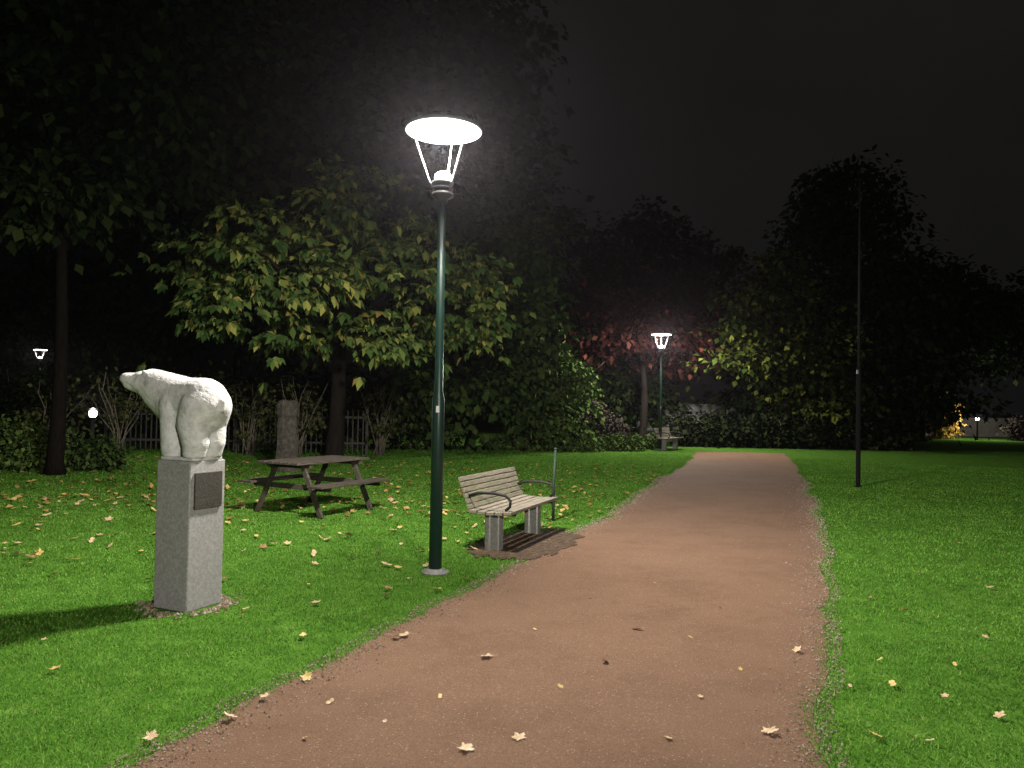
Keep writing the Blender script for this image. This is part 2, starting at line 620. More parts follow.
def street_lamp(loc):
    r = empty('street_lamp', loc)
    MB().lathe([(.13, 0), (.13, .02), (.08, .03), (.08, .045)], 24).build('base_flange', M['legstone'], r, True)
    MB().lathe([(.060, .03), (.058, 1.62), (.040, 1.70), (.037, 3.42 + HZ)], 20).build('pole', M['greenpaint'], r, True)
    s = MB()
    s.box((0, -.0605, 1.53), (.03, .002, .06))
    s.build('sticker', M['white'], r)
    prof = [(.040, 3.40), (.055, 3.44), (.10, 3.47), (.10, 3.50), (.07, 3.505), (.07, 3.525), (.10, 3.53), (.10, 3.55), (.07, 3.555), (.07, 3.575), (.10, 3.58), (.105, 3.605), (.06, 3.615)]
    prof = [(p, z + HZ) for p, z in prof]
    MB().lathe(prof, 24).build('collar', M['blackmetal'], r, True)
    MB().lathe([(.055, 3.61 + HZ), (.075, 3.64 + HZ), (.075, 3.675 + HZ), (.04, 3.70 + HZ), (0, 3.705 + HZ)], 20).build('bulb', M['bulb_glow'], r, True)
    for k in range(3):
        a = R(200 + 120 * k)
        c, sn = math.cos(a), math.sin(a)
        MB().tube([(c * .085, sn * .085, 3.52 + HZ), (c * .13, sn * .13, 3.60 + HZ), (c * .315, sn * .315, 4.09 + HZ)], [.010, .009, .008], 8).build('arm', M['steel'], r, True)
    sh = MB().lathe([(.362, 4.09 + HZ), (.368, 4.10 + HZ), (.35, 4.125 + HZ), (.22, 4.16 + HZ), (0, 4.175 + HZ)], 40).build('reflector', M['steel'], r, True)
    MB().lathe([(0, 4.088 + HZ), (.355, 4.085 + HZ)], 40).build('diffuser', M['lamp_glow'], sh, True)
    lamp_light('lamp_light', LP, .16, 4.0 + HZ, r)
    lamp_light('bulb_light', 110, .05, 3.77 + HZ, r, (1, .94, .9), ies=False)
    return r


def own_power(o, p_main, p_bulb):
    for ch in o.children:
        if ch.type == 'LIGHT':
            ch.data = ch.data.copy()
            ch.data.energy = p_main if ch.name.startswith('lamp_light') else p_bulb


L1 = street_lamp(gp(435, 573))
tag(L1, 'lit green street lamp beside the near bench, nearest and tallest in view', 'street lamp', 'street lamps along the path')
L2 = copy_tree(L1); L2.location = gp(660, 450)
own_power(L2, 950, 300)
tag(L2, 'smaller lit street lamp far down the path near the red tree', 'street lamp', 'street lamps along the path')
L3 = copy_tree(L1); L3.location = (-27, 44, 0)
own_power(L3, 120, 30)
tag(L3, 'tiny lit street lamp glowing at the far left beside a tree trunk', 'street lamp', 'street lamps along the path')
L4 = copy_tree(L1); L4.location = (3.2, -4.8, 0)
own_power(L4, 1300, 60)
tag(L4, 'lit street lamp behind the viewer on the right of the path', 'street lamp', 'street lamps along the path')


def bollard(loc, power):
    r = empty('bollard_lamp', loc)
    MB().lathe([(.07, 0), (.06, .02), (.05, .04), (.05, 1.05), (.075, 1.07), (.075, 1.09)], 16).build('post', M['blackmetal'], r, True)
    MB().lathe([(.065, 1.09), (.085, 1.14), (.09, 1.18), (.075, 1.235), (0, 1.24)], 16).build('globe', M['lamp_glow'], r, True)
    MB().lathe([(.11, 1.235), (.11, 1.25), (.03, 1.30), (0, 1.305)], 16).build('cap', M['blackmetal'], r, True)
    lamp_light('globe_light', power, .1, 1.42, r, ies=False)
    return r


B1 = bollard((-10.1, 18.6, 0), 85)
tag(B1, 'short bollard lamp glowing white behind the bear statue', 'bollard lamp', 'bollard lamps')
B2 = copy_tree(B1); B2.location = (26.0, 43.0, 0)
tag(B2, 'small bollard lamp far right beside the golden bush', 'bollard lamp', 'bollard lamps')
for ch in B2.children:
    if ch.type == 'LIGHT':
        ch.data = ch.data.copy()
        ch.data.energy = 340

# ------------------------------------------------------------------ plinth and bear
PH = 1.12
pr = empty('plinth', PL, PA)
b = MB()
b.box((0, 0, PH / 2), (PW, PW, PH))
b.build('block', M['concrete'], pr, bevel=.008)
pq = MB()
pq.box((-PW / 2 - .008, 0, .895), (.016, .265, .275))
pl = pq.build('plaque', M['bronze'], pr, bevel=.003)

br = empty('bear_statue', PL + Vector((0, 0, PH)), PA)
MB().box((0, 0, .0125), (.335, .29, .025)).build('base', M['bearstone'], br, bevel=.006)

balls = []


def cap(a, b_, r0, r1, n=8, sc=(1, 1, 1)):
    a, b_ = Vector(a), Vector(b_)
    for i in range(n):
        t = i / (n - 1)
        balls.append((a.lerp(b_, t), r0 + (r1 - r0) * t, sc))


# trunk: heavy, flat backed, full rounded rump
cap((-.12, 0, .450), (.13, 0, .465), .181, .172, 9, (1, .97, 1))
cap((-.11, 0, .33), (.12, 0, .33), .148, .144, 8, (1, .97, 1))
cap((-.135, .03, .42), (-.135, -.03, .42), .166, .166, 4)
cap((.12, 0, .44), (.175, 0, .42), .168, .160, 4, (1, 1, 1.08))
# neck: thick, carried forward and up
cap((.14, 0, .478), (.39, .05, .572), .172, .130, 10, (1, .92, 1))
cap((.18, 0, .39), (.355, .04, .505), .152, .120, 8, (1, .9, 1))
cap((.39, .05, .572), (.46, .08, .594), .122, .100, 5, (1, .95, .92))
# muzzle, short and raised
cap((.465, .085, .596), (.568, .145, .620), .080, .054, 8, (1, 1, .88))
cap((.485, .09, .560), (.556, .135, .580), .058, .044, 5)
for sgn in (1, -1):
    e = Vector((.385, .05 + sgn * .088, .672))
    cap(e, e + Vector((-.008, 0, .0)), .021, .019, 2, (.8, 1, .8))
    # front leg
    cap((.12, sgn * .07, .42), (.114, sgn * .078, .28), .116, .102, 6)
    cap((.114, sgn * .078, .28), (.120, sgn * .076, .10), .102, .090, 7)
    cap((.120, sgn * .076, .09), (.122, sgn * .076, .055), .088, .080, 3)
    cap((.122, sgn * .076, .05), (.152, sgn * .078, .045), .068, .052, 3, (1, 1.1, .8))
    # hind leg
    cap((-.135, sgn * .07, .41), (-.095, sgn * .080, .28), .142, .124, 7)
    cap((-.095, sgn * .080, .28), (-.122, sgn * .080, .14), .122, .100, 7)
    cap((-.122, sgn * .080, .14), (-.112, sgn * .080, .06), .098, .086, 4)
    cap((-.112, sgn * .080, .05), (-.068, sgn * .082, .045), .072, .054, 3, (1, 1.1, .8))
cap((-.298, 0, .45), (-.304, 0, .39), .03, .022, 3)
bm = bmesh.new()
for c, r_, sc in balls:
    mtx = Matrix.Translation(c) @ Matrix.Diagonal((sc[0] * r_, sc[1] * r_, sc[2] * r_, 1))
    bmesh.ops.create_icosphere(bm, subdivisions=3, radius=1, matrix=mtx)
me = bpy.data.meshes.new('bear_tmp')
bm.to_mesh(me); bm.free()
tmp = link(bpy.data.objects.new('bear_tmp', me))
md = tmp.modifiers.new('r', 'REMESH'); md.mode = 'VOXEL'; md.voxel_size = .007
sm = tmp.modifiers.new('s', 'SMOOTH'); sm.iterations = 12; sm.factor = .5
dg = bpy.context.evaluated_depsgraph_get()
me2 = bpy.data.meshes.new_from_object(tmp.evaluated_get(dg))
bpy.data.objects.remove(tmp)
me2.name = 'body'
nor = [v.normal.copy() for v in me2.vertices]
for v, nn in zip(me2.vertices, nor):
    c = v.co.copy()
    for sgn in (1, -1):
        ec = Vector((.458, .083 + .078 * sgn, .628))
        dd = (c - ec).length
        if dd < .026:
            v.co += (Vector((.445, .075, .60)) - c).normalized() * .012 * (1 - dd / .026)
    v.co += nn * (noise.noise(c * 9) * .0020 + noise.noise(c * 36) * .0013 + noise.noise(c * 80) * .0016)
    v.co.z = max(v.co.z, .024)
me2.polygons.foreach_set('use_smooth', [True] * len(me2.polygons))
me2.materials.clear(); me2.materials.append(M['bearstone'])
bo = bpy.data.objects.new('body', me2)
link(bo, br)
tag(br, 'white stone polar bear sculpture standing on the grey plinth', 'statue')
tag(pr, 'square grey granite plinth with a bronze plaque under the bear', 'plinth')


# ------------------------------------------------------------------ benches
def make_bench():
    r = empty('park_bench', (0, 0, 0))
    Ln = 1.58
    s = MB()
    for k in range(5):
        yy = -.245 + k * .1
        zz = .43 - .012 * math.sin(math.pi * k / 4)
        s.box((0, yy, zz), (Ln, .086, .036), Matrix.Rotation(R(-4 + 1.5 * k), 3, 'X'))
    s.build('seat', M['wood'], r, bevel=.006)
    s = MB()
    for k in range(6):
        zz = .475 + k * .058
        yy = .205 + k * .022
        s.box((0, yy, zz), (Ln, .030, .051), Matrix.Rotation(R(-19), 3, 'X'))
    s.build('backrest', M['wood'], r, bevel=.005)
    for xx in (-.60, .60):
        g = MB()
        g.box((xx, -.02, .1925), (.13, .17, .385))
        g.build('leg', M['legstone'], r, bevel=.01)
        g = MB()
        g.tube([(xx, -.27, .398), (xx, .17, .394), (xx, .235, .43), (xx, .360, .77)], .016, 8)
        g.build('bracket', M['blackmetal'], r, True)
    for xx in (-.72, .72):
        g = MB()
        g.tube([(xx, .265, .58), (xx, .12, .625), (xx, -.06, .63), (xx, -.20, .61), (xx, -.255, .56), (xx, -.25, .50), (xx, -.20, .452)], .016, 8)
        g.build('armrest', M['blackmetal'], r, True)
    return r


bench = make_bench()
bench.location = BC; bench.rotation_euler.z = BA
tag(bench, 'weathered slatted wooden bench near the tall lamp, on a bare soil patch', 'bench', 'park benches')
bench2 = copy_tree(bench)
bench2.location = (5.75, 28.0, 0); bench2.rotation_euler.z = R(60)
tag(bench2, 'distant small bench at the foot of the far street lamp', 'bench', 'park benches')

# thin green post beside the bench
r = empty('marker_post', gp(553, 521))
MB().tube([(0, 0, 0), (.0, 0, .5), (.02, .0, .98)], [.021, .019, .018], 10).build('post', M['greenpost'], r, True)
MB().lathe([(.024, 0), (.026, .012), (.012, .022), (0, .024)], 12, (.02, 0, .975)).build('cap', M['greenpost'], r, True)
tag(r, 'thin green post at the far end of the near bench', 'post')

# flagpole
r = empty('flagpole', gp(858, 487))
MB().lathe([(.08, 0), (.08, .02), (.046, .03), (.044, 2.42), (.035, 2.46)], 16).build('lower_pole', M['poleblack'], r, True)
MB().lathe([(.026, 2.44), (.022, 4.5), (.017, 6.3), (.0, 6.31)], 12).build('upper_pole', M['polegrey'], r, True)
MB().lathe([(.0, 6.27), (.03, 6.30), (.04, 6.33), (.028, 6.37), (0, 6.38)], 12).build('finial', M['poleblack'], r, True)
g = MB()
g.box((-.04, -.036, 2.36), (.035, .035, .09))
g.build('cleat', M['steel'], r, bevel=.006)
tag(r, 'tall thin black flagpole standing in the right lawn', 'flagpole')

# ------------------------------------------------------------------ picnic table
r = empty('picnic_table', (-2.80, 11.1, 0), math.atan2(.88, .48))
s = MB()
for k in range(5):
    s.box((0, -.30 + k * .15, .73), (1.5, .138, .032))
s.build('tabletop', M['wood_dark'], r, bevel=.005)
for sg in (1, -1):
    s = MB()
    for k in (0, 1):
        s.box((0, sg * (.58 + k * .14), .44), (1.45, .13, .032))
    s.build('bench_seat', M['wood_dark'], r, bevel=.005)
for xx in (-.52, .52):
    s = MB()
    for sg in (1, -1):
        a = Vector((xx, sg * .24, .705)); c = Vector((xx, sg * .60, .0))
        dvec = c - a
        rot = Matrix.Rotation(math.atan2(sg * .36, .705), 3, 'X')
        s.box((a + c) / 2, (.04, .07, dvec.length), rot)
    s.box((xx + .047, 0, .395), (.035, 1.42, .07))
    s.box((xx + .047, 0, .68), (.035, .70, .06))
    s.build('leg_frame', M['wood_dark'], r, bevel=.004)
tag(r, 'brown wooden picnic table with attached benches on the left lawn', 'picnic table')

# stone pillar behind the table
r = empty('stone_pillar', (-5.0, 17.2, 0), R(20))
b = MB()
prof = [(.29, 0), (.29, .15), (.24, .2), (.225, .6), (.235, 1.0), (.22, 1.2), (.25, 1.25), (.255, 1.42), (.235, 1.5), (.20, 1.57), (0, 1.58)]
b.lathe(prof, 9)
for i, v in enumerate(b.v):
    q = noise.noise(Vector(v) * 5) * .05
    b.v[i] = (v[0] * (1 + q * 3), v[1] * (1 + q * 3), v[2] + (q if v[2] > 1.4 else 0))
b.build('shaft', M['pillar'], r, False, bevel=.01)
tag(r, 'weathered dark stone pillar standing behind the picnic table', 'pillar')

# fence
r = empty('picket_fence', (-11.8, 22.4, 0))
s = MB()
x = .0
while x < 7.6:
    hh = 1.22 + random.uniform(-.03, .03)
    s.box((x, 0, .08 + hh / 2), (.035, .02, hh))
    x += .15
s.build('picket_panel', M['fence'], r)
s = MB()
s.box((3.8, .024, .35), (7.7, .025, .06)); s.box((3.8, .024, 1.1), (7.7, .025, .06))
s.build('rail', M['fence'], r)
for k in range(5):
    MB().box((k * 1.9, .07, .70), (.08, .06, 1.4)).build('post', M['fence'], r, bevel=.006)
tag(r, 'low dark picket fence among bare shrubs behind the picnic table', 'fence')


# ------------------------------------------------------------------ foliage
def nrm(a): return a / np.maximum(np.linalg.norm(a, axis=-1, keepdims=True), 1e-6)


def leaf_quads(P, D, U, L, W):
    D = nrm(D); S_ = nrm(np.cross(D, U)); N_ = np.cross(S_, D)
    L = L[:, None]; W = W[:, None]
    V = np.stack([P, P + D * .45 * L + S_ * W + N_ * L * .08, P + D * L - N_ * L * .12, P + D * .45 * L - S_ * W + N_ * L * .08], 1)
    return V.reshape(-1, 3)


def crown(lobes, ncl, per, L, W, cs, palm=False, flat=.5):
    lob = np.array(lobes, float)
    wt = (lob[:, 3] * lob[:, 4] * lob[:, 5]) ** .67
    wt = wt / wt.sum()
    idx = rng.choice(len(lob), ncl, p=wt)
    dr = nrm(rng.normal(size=(ncl, 3)))
    rad = rng.uniform(.12, 1.15, ncl) ** .5
    C = lob[idx, :3] + dr * rad[:, None] * lob[idx, 3:6]
    sc = rng.uniform(.5, 1.4, ncl) * cs
    cnt = ncl * per
    ci = np.repeat(np.arange(ncl), per)
    if palm:
        flat = .22
    off = rng.normal(size=(cnt, 3)) * sc[ci][:, None] * np.array([1, 1, flat]) * .6
    # sprays hang at their outer ends
    off[:, 2] -= .35 * np.linalg.norm(off[:, :2], axis=1) ** 2 / np.maximum(sc[ci], .1)
    P = C[ci] + off
    D = nrm(dr[ci] * .5 + off / np.maximum(sc[ci], .1)[:, None] * .5 + rng.normal(size=(cnt, 3)) * .6 + np.array([0, 0, -.35]))
    U = nrm(np.array([0, 0, 1.]) + rng.normal(size=(cnt, 3)) * .4)
    Ls = L * rng.uniform(.6, 1.3, cnt)
    if not palm:
        return leaf_quads(P, D, U, Ls, Ls * W / L)
    D[:, 2] = D[:, 2] * .6 - .2
    D = nrm(D)
    S_ = nrm(np.cross(D, U))
    out = []
    for an, k in ((-80, .62), (-40, .88), (0, 1), (40, .88), (80, .62)):
        Dk = D * math.cos(R(an)) + S_ * math.sin(R(an)) + np.array([0, 0, -.25])
        out.append(leaf_quads(P, Dk, U, Ls * k, Ls * k * W / L))
    return np.concatenate(out)


def limb_pts(a, c, k=4, j=.12):
    a, c = Vector(a), Vector(c)
    ln = (c - a).length
    pts = []
    for i in range(k + 1):
        t = i / k
        p = a.lerp(c, t)
        p.z += ln * .10 * math.sin(math.pi * t)
        if 0 < i:
            p += Vector((random.uniform(-1, 1), random.uniform(-1, 1), random.uniform(-.5, .5))) * ln * j * .4
        pts.append(p)
    return pts


def tree(label, loc, trunk_h, r0, lobes, parts, group=None, cat='tree', name='broadleaf_tree', lean=(0, 0), limb_lo=.45, flat=.5, bark='bark'):
    """parts: list of (lobe indices, ncl, per, L, W, cs, palm, material)"""
    r = empty(name, loc)
    lx = [(l[0] - loc[0], l[1] - loc[1], l[2] - loc[2], *l[3:6]) for l in lobes]
    b = MB()
    pts, rads = [], []
    for i in range(8):
        t = i / 7
        pts.append((lean[0] * t + .06 * math.sin(t * 5) * r0 * 6, lean[1] * t, trunk_h * t))
        rads.append(r0 * (1.45 if i == 0 else 1.0 - .55 * t))
    pts.insert(1, (0, 0, .25)); rads.insert(1, r0 * 1.05)
    b.tube(pts, rads, 12)
    for l in lx:
        t = random.uniform(limb_lo, .95)
        st = Vector((lean[0] * t, lean[1] * t, trunk_h * t))
        if l[2] < st.z:
            st.z = max(trunk_h * .35, l[2] - .3)
        rr = r0 * .38
        lp = limb_pts(st, l[:3])
        b.tube(lp, [rr * (1 - .75 * i / (len(lp) - 1)) for i in range(len(lp))], 7)
        for k in range(4):
            dd = Vector((random.gauss(0, 1), random.gauss(0, 1), random.gauss(.1, .8))).normalized()
            e = Vector((l[0] + dd.x * l[3] * .85, l[1] + dd.y * l[4] * .85, l[2] + dd.z * l[5] * .85))
            lp2 = limb_pts(lp[random.choice((2, 3, 4))], e)
            b.tube(lp2, [rr * .35 * (1 - .8 * i / (len(lp2) - 1)) for i in range(len(lp2))], 5)
    b.build('trunk', M[bark], r, True)
    for (ix, ncl, per, L, W, cs, palm, m) in parts:
        V = crown([lx[i] for i in ix], ncl, per, L, W, cs, palm, flat)
        np_mesh('crown', V, 4, m, r)
    tag(r, label, cat, group)
    return r


# lit chestnut behind the picnic table: ragged skirt of big leaves coloured as lit, tall crown above coloured as unlit
lob = [(-5.9, 16.6, 3.7, 1.1, 1.0, .8), (-4.7, 15.8, 4.3, 1.2, 1.0, .8), (-3.4, 15.6, 4.3, 1.0, .9, .9), (-4.8, 17.3, 3.3, 1.6, 1.3, .45), (-3.0, 17.0, 3.1, .8, .9, .7), (-5.4, 16.8, 5.3, 1.2, 1.1, .6),
       (-3.6, 17.4, 6.1, 1.7, 1.3, .9), (-6.8, 17.6, 4.9, 1.0, 1.1, .5), (-2.3, 17.6, 5.0, .9, 1.1, 1.3), (-1.3, 19.2, 4.4, 1.1, 1.0, 1.5),
       (-4.6, 18.2, 8.4, 3.2, 1.5, 1.6), (-1.9, 18.6, 8.0, 1.6, 1.3, 1.8), (-6.6, 18, 7.0, 1.8, 1.4, 1.2),
       (-5.2, 19.8, 7.6, 3.8, 3.0, 2.6), (-6.5, 20, 10.8, 4.2, 3.5, 3), (-2.6, 19.8, 10.2, 2.8, 3, 2.6), (-3.0, 20.2, 12.5, 3.5, 3, 3)]
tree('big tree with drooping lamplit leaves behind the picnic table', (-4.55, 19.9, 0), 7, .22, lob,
     [(tuple(range(10)), 165, 14, .27, .074, .58, True, M['leaf_chestnut_lit']), ((10, 11, 12), 110, 24, .28, .10, .6, False, M['leaf_dark']), ((13, 14, 15, 16), 480, 24, .30, .115, .65, False, M['leaf_dark'])], 'large trees on the left')
# left dark tree
lob = [(-9.6, 15.2, 7.4, 3.6, 3.2, 2.2), (-11.5, 15.8, 9.6, 4, 3.5, 3), (-7.6, 15.6, 10.2, 3.6, 3.2, 3), (-13.2, 17, 6.9, 2.8, 2.6, 2), (-9, 15.6, 12, 4, 3.5, 2.5), (-6.6, 15.4, 7.8, 1.8, 1.8, 1.2), (-9.4, 15.0, 5.8, 2.0, 1.6, .8)]
tree('tall dark tree at far left with a bare black trunk', (-9.15, 15.5, 0), 7, .155, lob,
     [(tuple(range(7)), 640, 24, .27, .095, .55, False, M['leaf_dark'])], 'large trees on the left', limb_lo=.8, bark='bark_dark')
# behind the tall lamp
lob = [(-1.6, 25, 3.0, 2.0, 1.6, 2.4), (-2.6, 25.6, 6.0, 2.2, 2, 2.2), (-.4, 25.8, 6.6, 1.9, 2, 2.1), (0, 25, 3.2, 1.5, 1.5, 2.2), (-1.4, 26.4, 8.8, 2.3, 2, 1.8), (-3.6, 25.2, 2.8, 1.5, 1.3, 2.0), (.6, 26, 4.8, 1.2, 1.2, 1.5)]
tree('dense mid-height tree leafy to the ground right behind the tall lamp', (-1.4, 26.2, 0), 5, .16, lob,
     [((0, 1, 2, 3, 4, 5, 6), 460, 26, .29, .11, .58, False, M['leaf_green'])], limb_lo=.2)
lob = [(-3.2, 31, 15, 4.0, 3.5, 4.2), (-3.2, 31, 9, 4.6, 4, 4), (-.6, 31, 9.5, 2.8, 3, 3.2), (-7, 31, 10, 4, 4, 5), (-1.5, 31, 12.5, 2.6, 2.6, 3)]
tree('very tall dark tree rising above and behind the tall lamp', (-3, 31.5, 0), 12, .3, lob,
     [((0, 1, 2, 3, 4), 640, 24, .36, .13, .75, False, M['leaf_dark'])])
# red tree and neighbours at the far lamp
lob = [(5.4, 31.6, 7.2, 2.6, 2.0, 2.2), (3.9, 31.4, 5.8, 1.9, 1.7, 1.9), (7.4, 31.8, 6.4, 2.1, 1.8, 2.0), (5.8, 30.9, 5.2, 2.4, 1.3, 1.1), (4.0, 31.2, 4.4, 1.6, 1.2, .9), (5.6, 31.8, 9.0, 1.5, 1.3, 1.0), (7.3, 32, 3.9, 1.5, 1.2, .8)]
tree('dark red leaved tree behind and above the far street lamp', (5.6, 32.8, 0), 5.2, .17, lob,
     [(tuple(range(7)), 520, 24, .27, .10, .58, False, M['leaf_red'])])
lob = [(10.4, 30.4, 5.6, 1.5, 1.4, 1.3), (10.2, 30.2, 3.6, 1.6, 1.4, .7), (11.8, 31, 4.2, 1.9, 1.5, 2.4), (10.8, 30.6, 7.2, 1.3, 1.1, 1.0), (8.7, 29.6, 4.6, 1.2, 1.0, .32), (8.5, 29.4, 3.5, 1.2, 1, .3), (9.0, 29.8, 5.8, 1.2, .9, .35), (12.5, 31.4, 2.2, 2.2, 1.4, 1.6)]
tree('yellow green tree right of the far lamp at the path end', (11.2, 31.4, 0), 4.8, .15, lob,
     [(tuple(range(8)), 280, 24, .26, .10, .6, False, M['leaf_lime'])], flat=.22)
lob = [(2.2, 37, 8.2, 2.6, 2.5, 2.8), (3.2, 37, 5, 2.8, 2.5, 2.6), (1, 37, 4.5, 2.5, 2.5, 2.8), (3.6, 36.8, 2.4, 3.2, 1.8, 2.2), (6.2, 37, 2.6, 2.0, 1.8, 2.0)]
tree('dark tree between the tall lamp and the red tree', (2.2, 37.5, 0), 6, .2, lob,
     [((0, 1, 2, 3, 4), 440, 22, .32, .12, .6, False, M['leaf_dark'])])
# broad dark mass right, in drooping layers
lob = []
for i, z in enumerate((2.0, 3.6, 5.2, 6.8, 8.3, 9.8, 11.2, 12.5, 13.3)):
    rad = 5.6 * (1 - (z / 15.4) ** 2.1)
    k_ = max(3, int(7 - i * .5))
    for k in range(k_):
        a = 2 * math.pi * k / k_ + i * .9 + random.uniform(-.3, .3)
        rr = rad * random.uniform(.45, .75)
        lob.append((15.9 + rr * math.cos(a) * 1.15, 36.6 + rr * .7 * math.sin(a), z + random.uniform(-.3, .3), rad * .52, rad * .42, .6))
tree('broad tall dark tree behind the flagpole', (15.9, 37, 0), 13, .32, lob,
     [(tuple(range(len(lob))), 800, 26, .35, .115, .8, False, M['leaf_dark'])], flat=.25)
lob = [(20.5, 39, 7.0, 3.0, 2.8, 2.8), (22.6, 39.5, 6.6, 2.8, 2.6, 2.0), (18.6, 39, 5.6, 2.4, 2.4, 2.0)]
tree('dark spreading tree with a thick trunk left of the golden bush', (20.9, 39.5, 0), 5, .28, lob,
     [((0, 1, 2), 380, 22, .34, .12, .6, False, M['leaf_dark'])])
lob = [(30, 43, 6.6, 4, 3.5, 3.0), (33.5, 44, 5.4, 4, 3.5, 2.5), (27, 43, 6.8, 2.6, 2.6, 1.7)]
tree('dark tree at the far right edge beyond the golden bush', (30.6, 43.5, 0), 5, .28, lob,
     [((0, 1, 2), 380, 22, .36, .13, .65, False, M['leaf_dark'])])
lob = [(-12.5, 33, 7.5, 4.2, 3.5, 3.2), (-9.5, 33.5, 5.6, 3, 3, 2.8), (-15.5, 34, 8.5, 3.2, 3.2, 3.6), (-11.5, 34, 12, 4, 3.5, 3)]
tree('dark tree in the background behind the picket fence', (-12.2, 34, 0), 7, .25, lob,
     [((0, 1, 2, 3), 460, 22, .36, .13, .7, False, M['leaf_dark'])])
lob = [(-30, 53, 8, 6, 4, 5), (-36, 54, 6, 5, 4, 4.5), (-25, 54, 9, 4.5, 4, 5)]
tree('dark tree at far left behind the tiny street lamp', (-29, 54, 0), 6, .3, lob,
     [((0, 1, 2), 420, 22, .5, .18, 1.0, False, M['leaf_dark'])])


def shrub(label, loc, lobes, ncl, per, L, W, cs, m, stems=8, name='shrub', group=None, cat='shrub', sr=.02):
    r = empty(name, loc)
    b = MB()
    for k in range(stems):
        l = lobes[k % len(lobes)]
        dd = Vector((random.gauss(0, .5), random.gauss(0, .5), random.uniform(.2, .95)))
        e = Vector((l[0] + dd.x * l[3], l[1] + dd.y * l[4], l[2] + dd.z * l[5]))
        st = (random.gauss(0, .08), random.gauss(0, .08), 0)
        if name == 'hedge': st = (l[0] + random.gauss(0, .2), 0, 0)
        lp = limb_pts(st, e)
        b.tube(lp, [sr * (1 - .75 * i / (len(lp) - 1)) for i in range(len(lp))], 5)
    if name == 'hedge':
        b.tube([(-.3, 0, .04), (lobes[-1][0] * .5, .02, .05), (lobes[-1][0] + .3, 0, .04)], .03, 6)
    b.build('stems', M['stem'], r, True)
    np_mesh('foliage', crown(lobes, ncl, per, L, W, cs), 4, m, r)
    return tag(r, label, cat, group)


shrub('large rounded green bush right of the tall lamp at the lawn edge', (1.5, 26.6, 0),
      [(0, 0, 1.6, 1.25, 1.1, 1.5), (.2, -.2, 2.6, .95, .9, .95), (-.6, 0, 1.2, 1, 1, 1.2)], 260, 26, .20, .075, .38, M['leaf_bush'])
shrub('purplish grey shrub left of the far street lamp', (3.0, 28.6, 0),
      [(0, 0, .9, .9, .8, .8), (.6, 0, .7, .7, .7, .6), (-.3, 0, 1.3, .6, .6, .55)], 190, 22, .13, .045, .28, M['leaf_purple'], stems=14)
for i, (x, y, s_, lb) in enumerate([(-.2, 26.4, .8, 'low leafy plant under the bush right of the tall lamp'), (2.0, 26.2, .8, 'low olive plant in front of the purplish shrub'),
                                    (3.6, 27.0, .9, 'low olive plant just left of the far lamp'), (4.5, 28.4, .7, 'small low plant at the far lamp foot')]):
    shrub(lb, (x, y, 0), [(0, 0, .3 * s_, .9 * s_, .6 * s_, .3 * s_), (.5, .1, .25 * s_, .6, .5, .25)], 90, 20, .14, .045, .22, M['leaf_bush'], stems=6, group='low plants along the back of the lawn')
shrub('lamplit leafy shrub at the far left edge beside the dark trunk', (-10.3, 16.4, 0), [(0, 0, .55, .85, .7, .5), (-.8, .1, .7, .7, .6, .6), (.6, 0, .35, .5, .5, .3)], 190, 20, .13, .045, .26, M['leaf_bush'], stems=10)
shrub('dark low shrub at the foot of the left trunk', (-9.0, 16.6, 0), [(0, 0, .4, .6, .5, .35)], 80, 20, .12, .04, .22, M['leaf_green'], stems=6)
stem_spots = [(-10.9, 21.4, 'pale stemmed open shrub left of the bear, beside the bollard lamp'), (-8.7, 21.2, 'pale stemmed open shrub directly behind the bear'),
              (-7.4, 21.8, 'pale stemmed open shrub in front of the picket fence'), (-5.9, 21.3, 'pale stemmed open shrub right of the stone pillar'),
              (-3.9, 22.6, 'pale stemmed open shrub right of the chestnut trunk'), (-12.9, 21.5, 'pale stemmed open shrub at the left edge behind the bollard')]
for x, y, lb in stem_spots:
    shrub(lb, (x, y, 0), [(0, 0, 1.5, .9, .7, .8), (.4, 0, 1.1, .7, .6, .6)], 40, 12, .13, .05, .3, M['leaf_olive'], stems=13, sr=.022, group='bare stemmed shrubs along the fence')
shrub('golden bush glowing in lamplight at far right', (24.4, 44.0, 0), [(0, 0, 1.0, .9, .8, .95), (0, 0, 1.9, .7, .6, .7)], 200, 24, .18, .065, .3, M['leaf_gold'])
# hedges
M['leaf_hedge'] = leaf_mat('leaf_hedge', [(.004, .006, .003), (.009, .013, .005), (.017, .021, .008)], trans=0)
hl = [(i * .9, random.uniform(-.2, .2), .66 + random.uniform(-.15, .15), .9, .8, .68) for i in range(10)]
shrub('dark loose hedge closing the end of the path', (7.0, 30.8, 0), hl, 340, 22, .22, .08, .45, M['leaf_hedge'], stems=18, name='hedge', cat='hedge')
hl = [(i * 1.0, random.uniform(-.2, .2), 1.2 + random.uniform(-.1, .35), 1, .8, 1.2) for i in range(10)]
shrub('dark hedge behind the chestnut and picket fence', (-11.6, 26, 0), hl, 420, 22, .22, .08, .42, M['leaf_dark'], stems=18, name='hedge', cat='hedge')
hl = [(i * 1.4, random.uniform(-.3, .3), 1.1 + random.uniform(-.1, .3), 1.3, 1, 1.15) for i in range(9)]
shrub('dark hedge at far left behind the bollard lamp', (-23.6, 27, 0), hl, 420, 22, .25, .09, .5, M['leaf_dark'], stems=18, name='hedge', cat='hedge')
shrub('small dark round bush at far right below the edge tree', (28.4, 42.6, 0), [(0, 0, .7, .9, .8, .7)], 90, 22, .18, .06, .3, M['leaf_purple'])

